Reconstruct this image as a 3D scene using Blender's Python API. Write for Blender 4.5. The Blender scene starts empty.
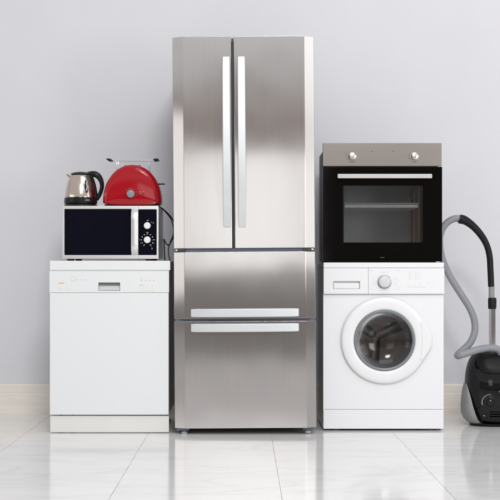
import bpy, bmesh, math, random
from mathutils import Vector, Matrix
R = math.radians
PI = math.pi
random.seed(7)
scene = bpy.context.scene
COL = scene.collection

# ------------------------------------------------------------------ materials
def lin(c):
    return tuple(((v/255.0)/12.92 if v/255.0 <= 0.04045 else ((v/255.0+0.055)/1.055)**2.4) for v in c) + (1.0,)

class NT:
    def __init__(s, name):
        s.m = bpy.data.materials.new(name); s.m.use_nodes = True
        s.t = s.m.node_tree; s.n = s.t.nodes
        s.p = s.n['Principled BSDF']
    def node(s, typ, **kw):
        n = s.n.new(typ)
        for k, v in kw.items(): setattr(n, k, v)
        return n
    def link(s, a, b): s.t.links.new(a, b)
    def noise(s, scale, mapscale=(1, 1, 1), detail=3, rough=0.5, rot=(0, 0, 0), dist=0.0):
        tc = s.node('ShaderNodeTexCoord'); mp = s.node('ShaderNodeMapping')
        mp.inputs['Scale'].default_value = mapscale; mp.inputs['Rotation'].default_value = rot
        nz = s.node('ShaderNodeTexNoise'); nz.inputs['Scale'].default_value = scale
        nz.inputs['Detail'].default_value = detail; nz.inputs['Roughness'].default_value = rough
        nz.inputs['Distortion'].default_value = dist
        s.link(tc.outputs['Object'], mp.inputs['Vector']); s.link(mp.outputs['Vector'], nz.inputs['Vector'])
        return nz.outputs['Fac']
    def ramp(s, fac, stops):
        r = s.node('ShaderNodeValToRGB'); el = r.color_ramp.elements
        while len(el) < len(stops): el.new(0.5)
        for e, (p, c) in zip(el, stops):
            e.position = p; e.color = c if len(c) == 4 else tuple(c) + (1,)
        s.link(fac, r.inputs['Fac']); return r.outputs['Color']
    def bump(s, fac, strength, dist=0.001):
        b = s.node('ShaderNodeBump'); b.inputs['Strength'].default_value = strength
        b.inputs['Distance'].default_value = dist
        s.link(fac, b.inputs['Height']); s.link(b.outputs['Normal'], s.p.inputs['Normal'])
    def rng(s, fac, a, b, sock='Roughness'):
        m = s.node('ShaderNodeMapRange'); m.inputs['From Min'].default_value = 0.3; m.inputs['From Max'].default_value = 0.7
        m.inputs['To Min'].default_value = a; m.inputs['To Max'].default_value = b
        s.link(fac, m.inputs['Value']); s.link(m.outputs['Result'], s.p.inputs[sock])

def simple(name, col, rough=0.4, metal=0.0, coat=0.0, var=0.05, spec=0.5, nscale=14, rv=0.04):
    a = NT(name)
    f = a.noise(nscale, detail=4)
    lo = tuple(max(0, c*(1-var)) for c in col[:3]); hi = tuple(min(1, c*(1+var)) for c in col[:3])
    a.link(a.ramp(f, [(0.3, lo), (0.7, hi)]), a.p.inputs['Base Color'])
    a.rng(f, rough*(1-rv), min(1, rough*(1+rv)))
    a.p.inputs['Metallic'].default_value = metal
    a.p.inputs['Coat Weight'].default_value = coat
    a.p.inputs['Coat Roughness'].default_value = 0.04
    a.p.inputs['Specular IOR Level'].default_value = spec
    return a.m

def steel(name, col, rough, aniso, mapscale, var=0.04, axis='Z', arot=0.0, metal=1.0, wave=0.0):
    a = NT(name)
    f = a.noise(1.0, mapscale=mapscale, detail=5, rough=0.65)
    lo = tuple(c*(1-var) for c in col); hi = tuple(min(1, c*(1+var)) for c in col)
    a.link(a.ramp(f, [(0.3, lo), (0.7, hi)]), a.p.inputs['Base Color'])
    a.rng(f, rough*0.95, rough*1.05)
    a.p.inputs['Metallic'].default_value = metal
    a.p.inputs['Anisotropic'].default_value = aniso
    a.p.inputs['Anisotropic Rotation'].default_value = arot
    t = a.node('ShaderNodeTangent'); t.direction_type = 'RADIAL'; t.axis = axis
    a.link(t.outputs['Tangent'], a.p.inputs['Tangent'])
    b = a.node('ShaderNodeBump'); b.inputs['Strength'].default_value = 0.02; b.inputs['Distance'].default_value = 0.0004
    a.link(f, b.inputs['Height'])
    w = a.node('ShaderNodeBump'); w.inputs['Strength'].default_value = wave; w.inputs['Distance'].default_value = 0.0020
    a.link(a.noise(3.2, detail=1, mapscale=(1.3, 1.3, 0.8)), w.inputs['Height'])
    a.link(w.outputs['Normal'], b.inputs['Normal']); a.link(b.outputs['Normal'], a.p.inputs['Normal'])
    return a.m

M = {}
AROT = 0.0
M['steel'] = steel('brushed_steel', (0.60, 0.583, 0.575), 0.165, 0.97, (300, 300, 1.5), var=0.045, arot=AROT, metal=0.93, wave=1.0)
M['steel_h'] = steel('oven_steel', (0.255, 0.232, 0.215), 0.34, 0.2, (4, 60, 500), var=0.05)
M['steel_m'] = steel('satin_silver', (0.86, 0.855, 0.85), 0.34, 0.0, (2, 20, 20), var=0.01)
M['kettle'] = steel('kettle_steel', (0.60, 0.52, 0.445), 0.15, 0.5, (30, 30, 500), var=0.05)
M['handle'] = simple('handle_satin_aluminium', (0.63, 0.65, 0.665), 0.42, metal=0.35, var=0.015)
M['ohandle'] = simple('oven_handle_grey', (0.47, 0.45, 0.44), 0.4, metal=0.4, var=0.02)
M['knobmetal'] = simple('turned_knob_metal', (0.62, 0.61, 0.60), 0.26, metal=1.0, var=0.03)
M['chrome'] = simple('chrome', (0.8, 0.8, 0.81), 0.08, metal=1.0, var=0.02)
M['side'] = simple('grey_side_paint', (0.20, 0.20, 0.205), 0.45, var=0.05)
M['dark'] = simple('dark_gasket', (0.03, 0.032, 0.038), 0.5, var=0.1)
M['bluegrey'] = simple('blue_grey_trim', (0.10, 0.115, 0.145), 0.35, var=0.08)
M['white'] = simple('white_enamel', (0.77, 0.77, 0.785), 0.28, coat=0.1, rv=0.0, nscale=2, var=0.003)
M['white_d'] = simple('dishwasher_enamel', (0.735, 0.747, 0.753), 0.3, coat=0.1, rv=0.0, nscale=2, var=0.003)
M['white_p'] = simple('white_plastic', (0.755, 0.755, 0.765), 0.35, rv=0.0, var=0.003)
M['plinth'] = simple('plinth_enamel', (0.70, 0.70, 0.67), 0.38, var=0.015)
M['recess'] = simple('recess_grey', (0.55, 0.56, 0.57), 0.45, var=0.03)
M['recess_d'] = simple('painted_recess_shade', (0.15, 0.145, 0.13), 0.45, var=0.03)  # dark tone for the shade inside the pull recess
M['black'] = simple('black_plastic', (0.008, 0.008, 0.009), 0.3, var=0.1, spec=0.28)
M['blackm'] = simple('black_matt_plastic', (0.009, 0.0085, 0.009), 0.45, var=0.12, spec=0.22)
M['gloss'] = simple('gloss_black', (0.003, 0.003, 0.004), 0.05, var=0.1, spec=0.42)
M['glassblk'] = simple('microwave_black_glass', (0.0035, 0.0035, 0.009), 0.05, var=0.1, spec=0.10)
M['ovenblk'] = simple('oven_black_glass', (0.003, 0.0025, 0.0022), 0.07, var=0.1, spec=0.10)
M['red'] = simple('red_gloss_enamel', (0.34, 0.001, 0.008), 0.10, coat=0.08, var=0.03, spec=0.42)
M['greyp'] = simple('grey_plastic', (0.25, 0.248, 0.245), 0.42, var=0.04)
M['hose'] = simple('grey_hose_plastic', (0.25, 0.26, 0.28), 0.38, var=0.05)
M['knobgrey'] = simple('knob_grey', (0.22, 0.23, 0.245), 0.4, var=0.04)
M['ringgrey'] = simple('door_ring_grey', (0.18, 0.20, 0.21), 0.38, metal=0.2, var=0.04)
M['gasketr'] = simple('dark_door_rubber', (0.03, 0.03, 0.03), 0.5, var=0.1)
M['rubber'] = simple('grey_rubber', (0.10, 0.10, 0.105), 0.6, var=0.1)
M['cavity'] = simple('oven_enamel_grey', (0.85, 0.87, 0.89), 0.4, var=0.05)
M['cavity_w'] = simple('oven_side_reflection', (0.50, 0.27, 0.14), 0.5, var=0.08)  # brown puts a warm reflection into the right cavity wall's colour
M['mark'] = simple('grey_print', (0.42, 0.42, 0.45), 0.5, var=0.02)
M['dialgrey'] = simple('pale_grey_dial', (0.60, 0.60, 0.62), 0.3, var=0.01)
M['markl'] = simple('light_print', (0.52, 0.53, 0.58), 0.5, var=0.02)
M['markw'] = simple('white_print', (0.6, 0.6, 0.6), 0.5, var=0.02)
M['markr'] = simple('red_print', (0.72, 0.22, 0.20), 0.5, var=0.02)
M['cream'] = simple('cream_button', (0.74, 0.74, 0.70), 0.4, var=0.02)
M['foot'] = simple('foot_plastic', (0.38, 0.38, 0.42), 0.45, var=0.04)

def glass(name, tint, refl_rough=0.02, ior=1.5):
    a = NT(name); a.n.remove(a.p)
    out = a.n['Material Output']
    tr = a.node('ShaderNodeBsdfTransparent'); tr.inputs['Color'].default_value = tint + (1,)
    gl = a.node('ShaderNodeBsdfGlossy'); gl.inputs['Roughness'].default_value = refl_rough
    fr = a.node('ShaderNodeFresnel'); fr.inputs['IOR'].default_value = ior
    mx = a.node('ShaderNodeMixShader')
    a.link(fr.outputs['Fac'], mx.inputs['Fac']); a.link(tr.outputs[0], mx.inputs[1]); a.link(gl.outputs[0], mx.inputs[2])
    a.link(mx.outputs[0], out.inputs['Surface']); return a.m
M['oglass'] = glass('smoked_oven_glass', (0.72, 0.72, 0.72))
M['wglass'] = glass('porthole_glass', (0.68, 0.65, 0.635), 0.10, 1.4)

def drum_mat():
    a = NT('perforated_drum_steel')
    tc = a.node('ShaderNodeTexCoord'); mp = a.node('ShaderNodeMapping'); mp.inputs['Scale'].default_value = (70, 70, 70)
    v = a.node('ShaderNodeTexVoronoi'); v.inputs['Randomness'].default_value = 0.15
    a.link(tc.outputs['Object'], mp.inputs['Vector']); a.link(mp.outputs['Vector'], v.inputs['Vector'])
    a.link(a.ramp(v.outputs['Distance'], [(0.22, (0.01, 0.01, 0.01)), (0.3, (0.24, 0.22, 0.21))]), a.p.inputs['Base Color'])
    a.p.inputs['Metallic'].default_value = 0.9; a.p.inputs['Roughness'].default_value = 0.3
    return a.m
M['drum'] = drum_mat()

def wall_mat():
    a = NT('painted_wall')
    f = a.noise(1.1, detail=6, rough=0.6)
    a.link(a.ramp(f, [(0.3, (0.632, 0.630, 0.660)), (0.7, (0.672, 0.670, 0.698))]), a.p.inputs['Base Color'])
    g = a.noise(160, detail=3); a.bump(g, 0.12, 0.001)
    a.p.inputs['Roughness'].default_value = 0.75
    return a.m
M['wall'] = wall_mat()

def base_mat():
    a = NT('travertine_skirting')
    f = a.noise(3.0, mapscale=(1, 1, 9), detail=6, rough=0.6, dist=0.6)
    a.link(a.ramp(f, [(0.3, (0.79, 0.735, 0.665)), (0.55, (0.82, 0.77, 0.70)), (0.75, (0.84, 0.79, 0.73))]), a.p.inputs['Base Color'])
    a.p.inputs['Roughness'].default_value = 0.3
    return a.m
M['base'] = base_mat()

def floor_mat():
    a = NT('polished_marble_tiles')
    geo = a.node('ShaderNodeTexCoord'); sep = a.node('ShaderNodeSeparateXYZ')
    a.link(geo.outputs['Object'], sep.inputs[0])
    def math_(op, x, y=None):
        n = a.node('ShaderNodeMath', operation=op)
        for i, v in enumerate((x, y)):
            if v is None: continue
            if isinstance(v, (int, float)): n.inputs[i].default_value = v
            else: a.link(v, n.inputs[i])
        return n.outputs[0]
    def line(coord, pitch, off, half):
        t = math_('DIVIDE', math_('SUBTRACT', coord, off), pitch)
        fr = math_('FRACT', math_('ADD', t, 100.5))
        d = math_('MULTIPLY', math_('ABSOLUTE', math_('SUBTRACT', fr, 0.5)), pitch)
        return math_('LESS_THAN', d, half), math_('FLOOR', math_('ADD', t, 100.0))
    # longitudinal joints (towards the viewer) and cross joints
    lx, ix = line(sep.outputs['X'], 0.6, 0.132, 0.0009)
    ly, iy = line(sep.outputs['Y'], 1.2, -1.33, 0.0009)
    joint = math_('MAXIMUM', lx, ly)
    # per-tile offset for the veins
    comb = a.node('ShaderNodeCombineXYZ')
    a.link(math_('MULTIPLY', ix, 3.7), comb.inputs[0]); a.link(math_('MULTIPLY', iy, 5.3), comb.inputs[1])
    add = a.node('ShaderNodeVectorMath', operation='ADD')
    a.link(geo.outputs['Object'], add.inputs[0]); a.link(comb.outputs[0], add.inputs[1])
    mp = a.node('ShaderNodeMapping'); mp.inputs['Rotation'].default_value = (0, 0, R(28)); mp.inputs['Scale'].default_value = (0.8, 2.6, 1)
    a.link(add.outputs[0], mp.inputs['Vector'])
    w = a.node('ShaderNodeTexNoise'); w.inputs['Scale'].default_value = 1.1; w.inputs['Detail'].default_value = 4
    w.inputs['Roughness'].default_value = 0.55; w.inputs['Distortion'].default_value = 1.3
    a.link(mp.outputs[0], w.inputs['Vector'])
    vein = math_('ABSOLUTE', math_('SUBTRACT', w.outputs['Fac'], 0.5))
    c1 = a.ramp(vein, [(0.0, (0.69, 0.683, 0.67)), (0.014, (0.74, 0.735, 0.727)), (0.04, (0.77, 0.768, 0.762)), (0.25, (0.79, 0.79, 0.788))])
    w2 = a.node('ShaderNodeTexNoise'); w2.inputs['Scale'].default_value = 1.1; w2.inputs['Detail'].default_value = 4
    a.link(add.outputs[0], w2.inputs['Vector'])
    cloud = a.ramp(w2.outputs['Fac'], [(0.3, (0.95, 0.945, 0.94)), (0.7, (1, 1, 1))])
    mul = a.node('ShaderNodeMix', data_type='RGBA', blend_type='MULTIPLY'); mul.inputs[0].default_value = 1
    a.link(c1, mul.inputs[6]); a.link(cloud, mul.inputs[7])
    jn = a.node('ShaderNodeTexNoise'); jn.inputs['Scale'].default_value = 6
    a.link(geo.outputs['Object'], jn.inputs['Vector'])
    jcol = a.ramp(jn.outputs['Fac'], [(0.35, (0.45, 0.37, 0.31)), (0.62, (0.22, 0.13, 0.09))])
    mix = a.node('ShaderNodeMix', data_type='RGBA')
    a.link(joint, mix.inputs[0]); a.link(mul.outputs[2], mix.inputs[6]); a.link(jcol, mix.inputs[7])
    a.link(mix.outputs[2], a.p.inputs['Base Color'])
    # polish: slightly uneven gloss, matt joints
    n = a.noise(5, detail=4)
    m = a.node('ShaderNodeMapRange'); m.inputs['To Min'].default_value = 0.08; m.inputs['To Max'].default_value = 0.14
    a.link(n, m.inputs['Value'])
    rr = math_('MAXIMUM', m.outputs[0], math_('MULTIPLY', joint, 0.7))
    a.link(rr, a.p.inputs['Roughness'])
    a.bump(a.noise(7, detail=2), 0.05, 0.002)
    return a.m
M['floor'] = floor_mat()

# ------------------------------------------------------------------ mesh helpers
def finish(name, bm, mat, parent=None, bevel=0.0, seg=2, smooth=True, angle=35, loc=None, wn=True):
    bmesh.ops.remove_doubles(bm, verts=bm.verts, dist=1e-6)
    bmesh.ops.recalc_face_normals(bm, faces=bm.faces)
    me = bpy.data.meshes.new(name); bm.to_mesh(me); bm.free()
    if smooth:
        me.shade_smooth(); me.set_sharp_from_angle(angle=R(angle if not bevel else 80))
    me.materials.append(M[mat] if isinstance(mat, str) else mat)
    o = bpy.data.objects.new(name, me); COL.objects.link(o)
    if parent is not None: o.parent = parent
    if loc: o.location = loc
    if bevel:
        if smooth: me.set_sharp_from_angle(angle=R(180))
        b = o.modifiers.new('bevel', 'BEVEL'); b.width = bevel; b.segments = seg; b.limit_method = 'ANGLE'; b.angle_limit = R(35)
        w = o.modifiers.new('wn', 'WEIGHTED_NORMAL'); w.weight = 80; w.keep_sharp = False
    return o

def box(bm, x0, x1, y0, y1, z0, z1):
    v = [bm.verts.new(p) for p in ((x0,y0,z0),(x1,y0,z0),(x1,y1,z0),(x0,y1,z0),(x0,y0,z1),(x1,y0,z1),(x1,y1,z1),(x0,y1,z1))]
    for f in ((0,3,2,1),(4,5,6,7),(0,1,5,4),(1,2,6,5),(2,3,7,6),(3,0,4,7)): bm.faces.new([v[i] for i in f])

def B(name, mat, parent, x0, x1, y0, y1, z0, z1, bevel=0.0, seg=2, label=None):
    bm = bmesh.new(); box(bm, x0, x1, y0, y1, z0, z1)
    o = finish(name, bm, mat, parent, bevel, seg)
    if label: o['label'] = label
    return o

def boxes(name, mat, parent, lst, bevel=0.0):
    bm = bmesh.new()
    for b in lst: box(bm, *b)
    return finish(name, bm, mat, parent, bevel)

def prism_z(bm, pts, z0, z1):
    a = [bm.verts.new((x, y, z0)) for x, y in pts]; b = [bm.verts.new((x, y, z1)) for x, y in pts]
    n = len(pts)
    for i in range(n): bm.faces.new((a[i], a[(i+1) % n], b[(i+1) % n], b[i]))
    bm.faces.new(list(reversed(a))); bm.faces.new(b)

def prism_y(bm, pts, y0, y1):
    a = [bm.verts.new((x, y0, z)) for x, z in pts]; b = [bm.verts.new((x, y1, z)) for x, z in pts]
    n = len(pts)
    for i in range(n): bm.faces.new((a[i], a[(i+1) % n], b[(i+1) % n], b[i]))
    bm.faces.new(list(reversed(a))); bm.faces.new(b)

def rrect(x0, x1, z0, z1, r, n=6):
    pts = []
    for cx, cz, a0 in ((x1-r, z1-r, 0), (x0+r, z1-r, 90), (x0+r, z0+r, 180), (x1-r, z0+r, 270)):
        for i in range(n+1):
            a = R(a0 + 90*i/n); pts.append((cx + r*math.cos(a), cz + r*math.sin(a)))
    return pts

def slab_holes(bm, x0, x1, z0, z1, yf, yb, holes):
    """a solid slab; holes = (x0,x1,z0,z1,depth); depth None goes right through"""
    xs = sorted({x0, x1} | {h[0] for h in holes} | {h[1] for h in holes})
    zs = sorted({z0, z1} | {h[2] for h in holes} | {h[3] for h in holes})
    vc = {}
    def V(x, y, z):
        k = (round(x, 6), round(y, 6), round(z, 6))
        if k not in vc: vc[k] = bm.verts.new((x, y, z))
        return vc[k]
    def hole(cx, cz):
        for h in holes:
            if h[0] < cx < h[1] and h[2] < cz < h[3]: return h
    for i in range(len(xs)-1):
        for j in range(len(zs)-1):
            a, b, c, d = xs[i], xs[i+1], zs[j], zs[j+1]
            h = hole((a+b)/2, (c+d)/2)
            if h is None:
                bm.faces.new((V(a,yf,c), V(b,yf,c), V(b,yf,d), V(a,yf,d)))
            if h is None or h[4] is not None:
                bm.faces.new((V(a,yb,d), V(b,yb,d), V(b,yb,c), V(a,yb,c)))
            if h is not None and h[4] is not None:
                y = yf + h[4]
                bm.faces.new((V(a,y,c), V(b,y,c), V(b,y,d), V(a,y,d)))
    for i in range(len(xs)-1):
        for z in (z0, z1): bm.faces.new((V(xs[i],yf,z), V(xs[i+1],yf,z), V(xs[i+1],yb,z), V(xs[i],yb,z)))
    for j in range(len(zs)-1):
        for x in (x0, x1): bm.faces.new((V(x,yf,zs[j]), V(x,yf,zs[j+1]), V(x,yb,zs[j+1]), V(x,yb,zs[j])))
    for h in holes:
        ye = yb if h[4] is None else yf + h[4]
        hx = [x for x in xs if h[0] <= x <= h[1]]; hz = [z for z in zs if h[2] <= z <= h[3]]
        for i in range(len(hx)-1):
            for z in (h[2], h[3]): bm.faces.new((V(hx[i],yf,z), V(hx[i+1],yf,z), V(hx[i+1],ye,z), V(hx[i],ye,z)))
        for j in range(len(hz)-1):
            for x in (h[0], h[1]): bm.faces.new((V(x,yf,hz[j]), V(x,yf,hz[j+1]), V(x,ye,hz[j+1]), V(x,ye,hz[j])))

def catmull(pts, n=12):
    P = [Vector(p) for p in pts]; P = [P[0]*2-P[1]] + P + [P[-1]*2-P[-2]]; out = []
    for i in range(1, len(P)-2):
        a, b, c, d = P[i-1], P[i], P[i+1], P[i+2]
        for k in range(n):
            t = k/n
            out.append(0.5*((2*b) + (c-a)*t + (2*a-5*b+4*c-d)*t*t + (3*b-a-3*c+d)*t**3))
    out.append(P[-2]); return out

def sweep(bm, path, section, closed_ends=True, radius=None, up=Vector((0, 1, 0))):
    """section: list of (u,v) offsets; frame transported along the path"""
    n = len(path); rings = []; t = (path[1]-path[0]).normalized()
    u = (up - t*up.dot(t)).normalized()
    for i, p in enumerate(path):
        tn = (path[min(i+1, n-1)] - path[max(i-1, 0)]).normalized()
        u = (u - tn*u.dot(tn)).normalized(); v = tn.cross(u)
        k = 1.0 if radius is None else radius(i/(n-1), i)
        rings.append([bm.verts.new(p + u*(a*k) + v*(b*k)) for a, b in section])
    m = len(section)
    for i in range(n-1):
        for j in range(m):
            bm.faces.new((rings[i][j], rings[i][(j+1) % m], rings[i+1][(j+1) % m], rings[i+1][j]))
    if closed_ends:
        bm.faces.new(list(reversed(rings[0]))); bm.faces.new(rings[-1])

def circ(r, n=14): return [(r*math.cos(2*PI*i/n), r*math.sin(2*PI*i/n)) for i in range(n)]

def tube(bm, pts, r, n=12, seg=12, radius=None):
    sweep(bm, catmull(pts, seg), circ(r, n), radius=radius)

def lathe(bm, prof, axis='Z', c=(0, 0, 0), n=64, cap=True):
    """prof: (radius, height along axis)"""
    rings = []
    for r, h in prof:
        ring = []
        for i in range(n):
            a = 2*PI*i/n
            if axis == 'Z': p = (c[0]+r*math.cos(a), c[1]+r*math.sin(a), c[2]+h)
            else: p = (c[0]+r*math.cos(a), c[1]+h, c[2]+r*math.sin(a))
            ring.append(bm.verts.new(p))
        rings.append(ring)
    for k in range(len(rings)-1):
        for i in range(n): bm.faces.new((rings[k][i], rings[k][(i+1) % n], rings[k+1][(i+1) % n], rings[k+1][i]))
    if cap:
        bm.faces.new(rings[0]); bm.faces.new(rings[-1])

def empty(name, loc, label, cat, rot=(0, 0, 0)):
    o = bpy.data.objects.new(name, None); COL.objects.link(o); o.location = loc; o.rotation_euler = rot
    o['label'] = label; o['category'] = cat; o.empty_display_size = 0.1
    return o

def struct(o, label, cat):
    o['kind'] = 'structure'; o['label'] = label; o['category'] = cat; return o

# ------------------------------------------------------------------ the setting
WALL_Y = 0.77
bm = bmesh.new(); box(bm, -9, 9, -5.8, WALL_Y+0.2, -0.05, 0.0)
struct(finish('floor', bm, 'floor', smooth=False), 'white polished marble tile floor with thin brown joints', 'floor')
bm = bmesh.new(); box(bm, -9, 9, WALL_Y, WALL_Y+0.15, 0.0, 4.2)
struct(finish('wall', bm, 'wall', smooth=False), 'plain pale lavender grey painted wall behind the appliances', 'wall')
bm = bmesh.new()
prof = [(-0.024, 0.0), (-0.024, 0.037), (-0.0205, 0.040), (-0.0205, 0.043), (-0.021, 0.046), (-0.021, 0.113), (-0.0165, 0.116), (-0.0165, 0.119), (-0.018, 0.121), (-0.018, 0.158), (-0.0125, 0.1645), (0, 0.1645), (0, 0)]
a = [bm.verts.new((-9, WALL_Y+y, z)) for y, z in prof]; b = [bm.verts.new((9, WALL_Y+y, z)) for y, z in prof]
for i in range(len(prof)): bm.faces.new((a[i], a[(i+1) % len(prof)], b[(i+1) % len(prof)], b[i]))
bm.faces.new(a); bm.faces.new(b)
struct(finish('baseboard', bm, 'base', smooth=False), 'beige stone skirting board with two grooves along the wall foot', 'baseboard')

# ------------------------------------------------------------------ fridge
F = empty('refrigerator', (0.008, 0, 0), 'tall brushed steel french door refrigerator with two upper doors and two freezer drawers', 'refrigerator', (0, -0.0065, 0))
HW = 0.345
B('body', 'side', F, -HW+0.004, HW-0.004, -0.075, 0.50, 0.032, 1.925, 0.004)
def frontpoly(xl, xr, lf, rf):
    """door outline seen from above: flat front with a slanting facet at the outer edge"""
    pts = []
    if lf: pts += [(-HW, -0.084), (-HW, -0.120), (-HW+0.002, -0.1235), (-0.2935, -0.149), (-0.291, -0.150)]
    else: pts += [(xl, -0.084), (xl, -0.147), (xl+0.003, -0.150)]
    if rf: pts += [(0.2955, -0.150), (0.298, -0.149), (HW-0.002, -0.1235), (HW, -0.120), (HW, -0.084)]
    else: pts += [(xr-0.003, -0.150), (xr, -0.147), (xr, -0.084)]
    return pts
def fdoor(name, xl, xr, z0, z1, lf, rf, label):
    bm = bmesh.new(); prism_z(bm, frontpoly(xl, xr, lf, rf), z0, z1)
    o = finish(name, bm, 'steel', F, 0.0012, 2); o['label'] = label; return o
dl = fdoor('door', -HW, -0.0585, 0.906, 1.935, True, False, 'left upper steel door')
dr = fdoor('door', -0.0465, HW, 0.906, 1.935, False, True, 'right, wider upper steel door')
d1 = fdoor('drawer', -HW, HW, 0.564, 0.888, True, True, 'shallow upper freezer drawer')
d2 = fdoor('drawer', -HW, HW, 0.031, 0.5505, True, True, 'deep lower freezer drawer')
# rubber seals / trims behind the joints
boxes('gasket', 'dark', F, [(-0.0570, -0.0480, -0.125, -0.0755, 0.907, 1.93)])
boxes('trim_strip', 'bluegrey', F, [(-HW+0.006, HW-0.006, -0.136, -0.0757, 0.8885, 0.9055), (-HW+0.006, HW-0.006, -0.128, -0.0757, 0.5510, 0.5635)])
for x0, x1, z0, z1 in ((-0.339, -0.285, 0.8895, 0.9045), (0.285, 0.339, 0.8895, 0.9045)):
    B('hinge', 'dark', F, x0, x1, -0.143, -0.130, z0, z1, 0.002)
B('hinge_pin', 'chrome', F, -0.337, -0.326, -0.1445, -0.142, 0.893, 0.901, 0.001)
B('hinge_pin', 'chrome', F, 0.326, 0.337, -0.1445, -0.142, 0.893, 0.901, 0.001)
for x in (-0.30, 0.30):
    bm = bmesh.new(); box(bm, x-0.035, x+0.035, -0.082, 0.02, 1.926, 1.934); finish('hinge_cover', bm, 'dark', F, 0.003)
# handles: flat bars bowed outwards, feet on the door
def bow_bar(parent, horiz, c, a0, a1, width, out, thick=0.011):
    n = 40; bm = bmesh.new(); rings = []
    for i in range(n+1):
        t = i/n; a = a0 + (a1-a0)*t
        s = 1 - abs(2*t-1)**2.6
        y = -0.1495 - 0.010 - out*s
        # the bar keeps its thickness, the ends run into the door
        e = min(t, 1-t)*n
        yb = y + thick if e > 2.0 else -0.149
        w = width*(0.94 + 0.06*min(1, e/2))
        if horiz: rings.append([(a, y, c-w/2), (a, y, c+w/2), (a, yb, c+w/2), (a, yb, c-w/2)])
        else: rings.append([(c-w/2, y, a), (c+w/2, y, a), (c+w/2, yb, a), (c-w/2, yb, a)])
    R_ = [[bm.verts.new(p) for p in r] for r in rings]
    for i in range(n):
        for j in range(4): bm.faces.new((R_[i][j], R_[i][(j+1) % 4], R_[i+1][(j+1) % 4], R_[i+1][j]))
    bm.faces.new(R_[0]); bm.faces.new(R_[-1])
    o = finish('handle', bm, 'handle', parent, 0.0035, 3)
    return o
bow_bar(dl, False, -0.083, 1.007, 1.836, 0.0365, 0.052)
bow_bar(dr, False, -0.0095, 1.007, 1.836, 0.0365, 0.052)
bow_bar(d1, True, 0.5915, -0.262, 0.262, 0.040, 0.022)
bow_bar(d2, True, 0.5195, -0.262, 0.262, 0.040, 0.022)
for x in (-0.300, 0.305):
    bm = bmesh.new(); lathe(bm, [(0.013, 0.0005), (0.015, 0.003), (0.015, 0.012), (0.009, 0.013), (0.009, 0.031)], c=(x, -0.105, 0), n=24)
    finish('foot', bm, 'foot', F)
for x in (-0.30, 0.30):
    bm = bmesh.new(); lathe(bm, [(0.018, 0.0005), (0.018, 0.018), (0.01, 0.019), (0.01, 0.031)], c=(x, 0.42, 0), n=20)
    finish('foot', bm, 'black', F)
for x0, x1 in ((-0.336, -0.275), (0.28, 0.336)):
    B('foot_bracket', 'bluegrey', F, x0, x1, -0.128, -0.076, 0.0185, 0.0305, 0.002)

# ------------------------------------------------------------------ dishwasher
D = empty('dishwasher', (-0.660, 0, 0), 'white dishwasher with slim control strip under the microwave, left of the refrigerator', 'dishwasher')
DX0, DX1 = -0.293, 0.293
YD = -0.10
bm = bmesh.new(); box(bm, DX0+0.004, DX1-0.004, YD+0.022, 0.47, 0.0881, 0.797); finish('body', bm, 'white_d', D, 0.003)
B('worktop', 'white_d', D, DX0+0.002, DX1+0.006, YD-0.004, 0.47, 0.7973, 0.845, 0.004, 3)
# control strip with a pull recess
rx0, rx1, rz0, rz1 = -0.053, 0.053, 0.6985, 0.738
bm = bmesh.new(); slab_holes(bm, DX0, DX1, 0.689, 0.7965, YD, YD+0.0215, [(rx0, rx1, rz0, rz1, 0.0195)])
cp = finish('control_panel', bm, 'white_d', D, 0.0015)
def quad_wedge(parent):
    bm = bmesh.new()
    pts = [(rx0+.002, YD+0.0189, rz1-0.010), (rx1-.002, YD+0.0189, rz1-0.010), (rx1-.002, YD+0.002, rz0+0.002), (rx0+.002, YD+0.002, rz0+0.002)]
    f = [bm.verts.new(p) for p in pts]; g = [bm.verts.new((p[0], YD+0.0192, p[2])) for p in pts]
    bm.faces.new(f); bm.faces.new(g[::-1])
    for i in range(4): bm.faces.new((f[i], f[(i+1) % 4], g[(i+1) % 4], g[i]))
    return finish('pull_recess', bm, 'recess', parent, smooth=False)
quad_wedge(cp)
B('recess_shade', 'recess_d', cp, rx0+.0015, rx1-.0015, YD+0.010, YD+0.0193, rz1-0.0120, rz1-0.0003, 0.0005).name = 'recess_shade_strip'  # dark strip painted in as the shade under the recess top
# buttons and prints
def btn(x0, x1, z0, z1, mat='cream', par=None, name='button', y=YD, pro=0.0014):
    bm = bmesh.new(); prism_y(bm, rrect(x0, x1, z0, z1, min(0.0025, (x1-x0)/3, (z1-z0)/3), 4), y-pro, y+0.001)
    return finish(name, bm, mat, par or cp, 0.0004, 1)
b0 = btn(-0.250, -0.217, 0.705, 0.741, 'cream'); btn(-0.247, -0.220, 0.7335, 0.7375, 'markr', b0, 'button_mark', YD-0.0012, 0.0005)
btn(-0.207, -0.191, 0.705, 0.741, 'cream')
boxes('display_outline', 'markl', cp, [(-0.190, -0.1645, YD-0.0004, YD+.0005, 0.767, 0.7685), (-0.190, -0.1645, YD-0.0004, YD+.0005, 0.745, 0.7465), (-0.190, -0.1887, YD-0.0004, YD+.0005, 0.7466, 0.7669), (-0.1658, -0.1645, YD-0.0004, YD+.0005, 0.7466, 0.7669)])
for x in (-0.1545, -0.136, -0.1175): btn(x-0.0016, x+0.0016, 0.748, 0.7545, 'mark', cp, 'indicator', YD, 0.0005)
boxes('panel_print', 'cream', cp, [(0.148, 0.232, YD-0.0003, YD+.0005, 0.766, 0.7715)])
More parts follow.
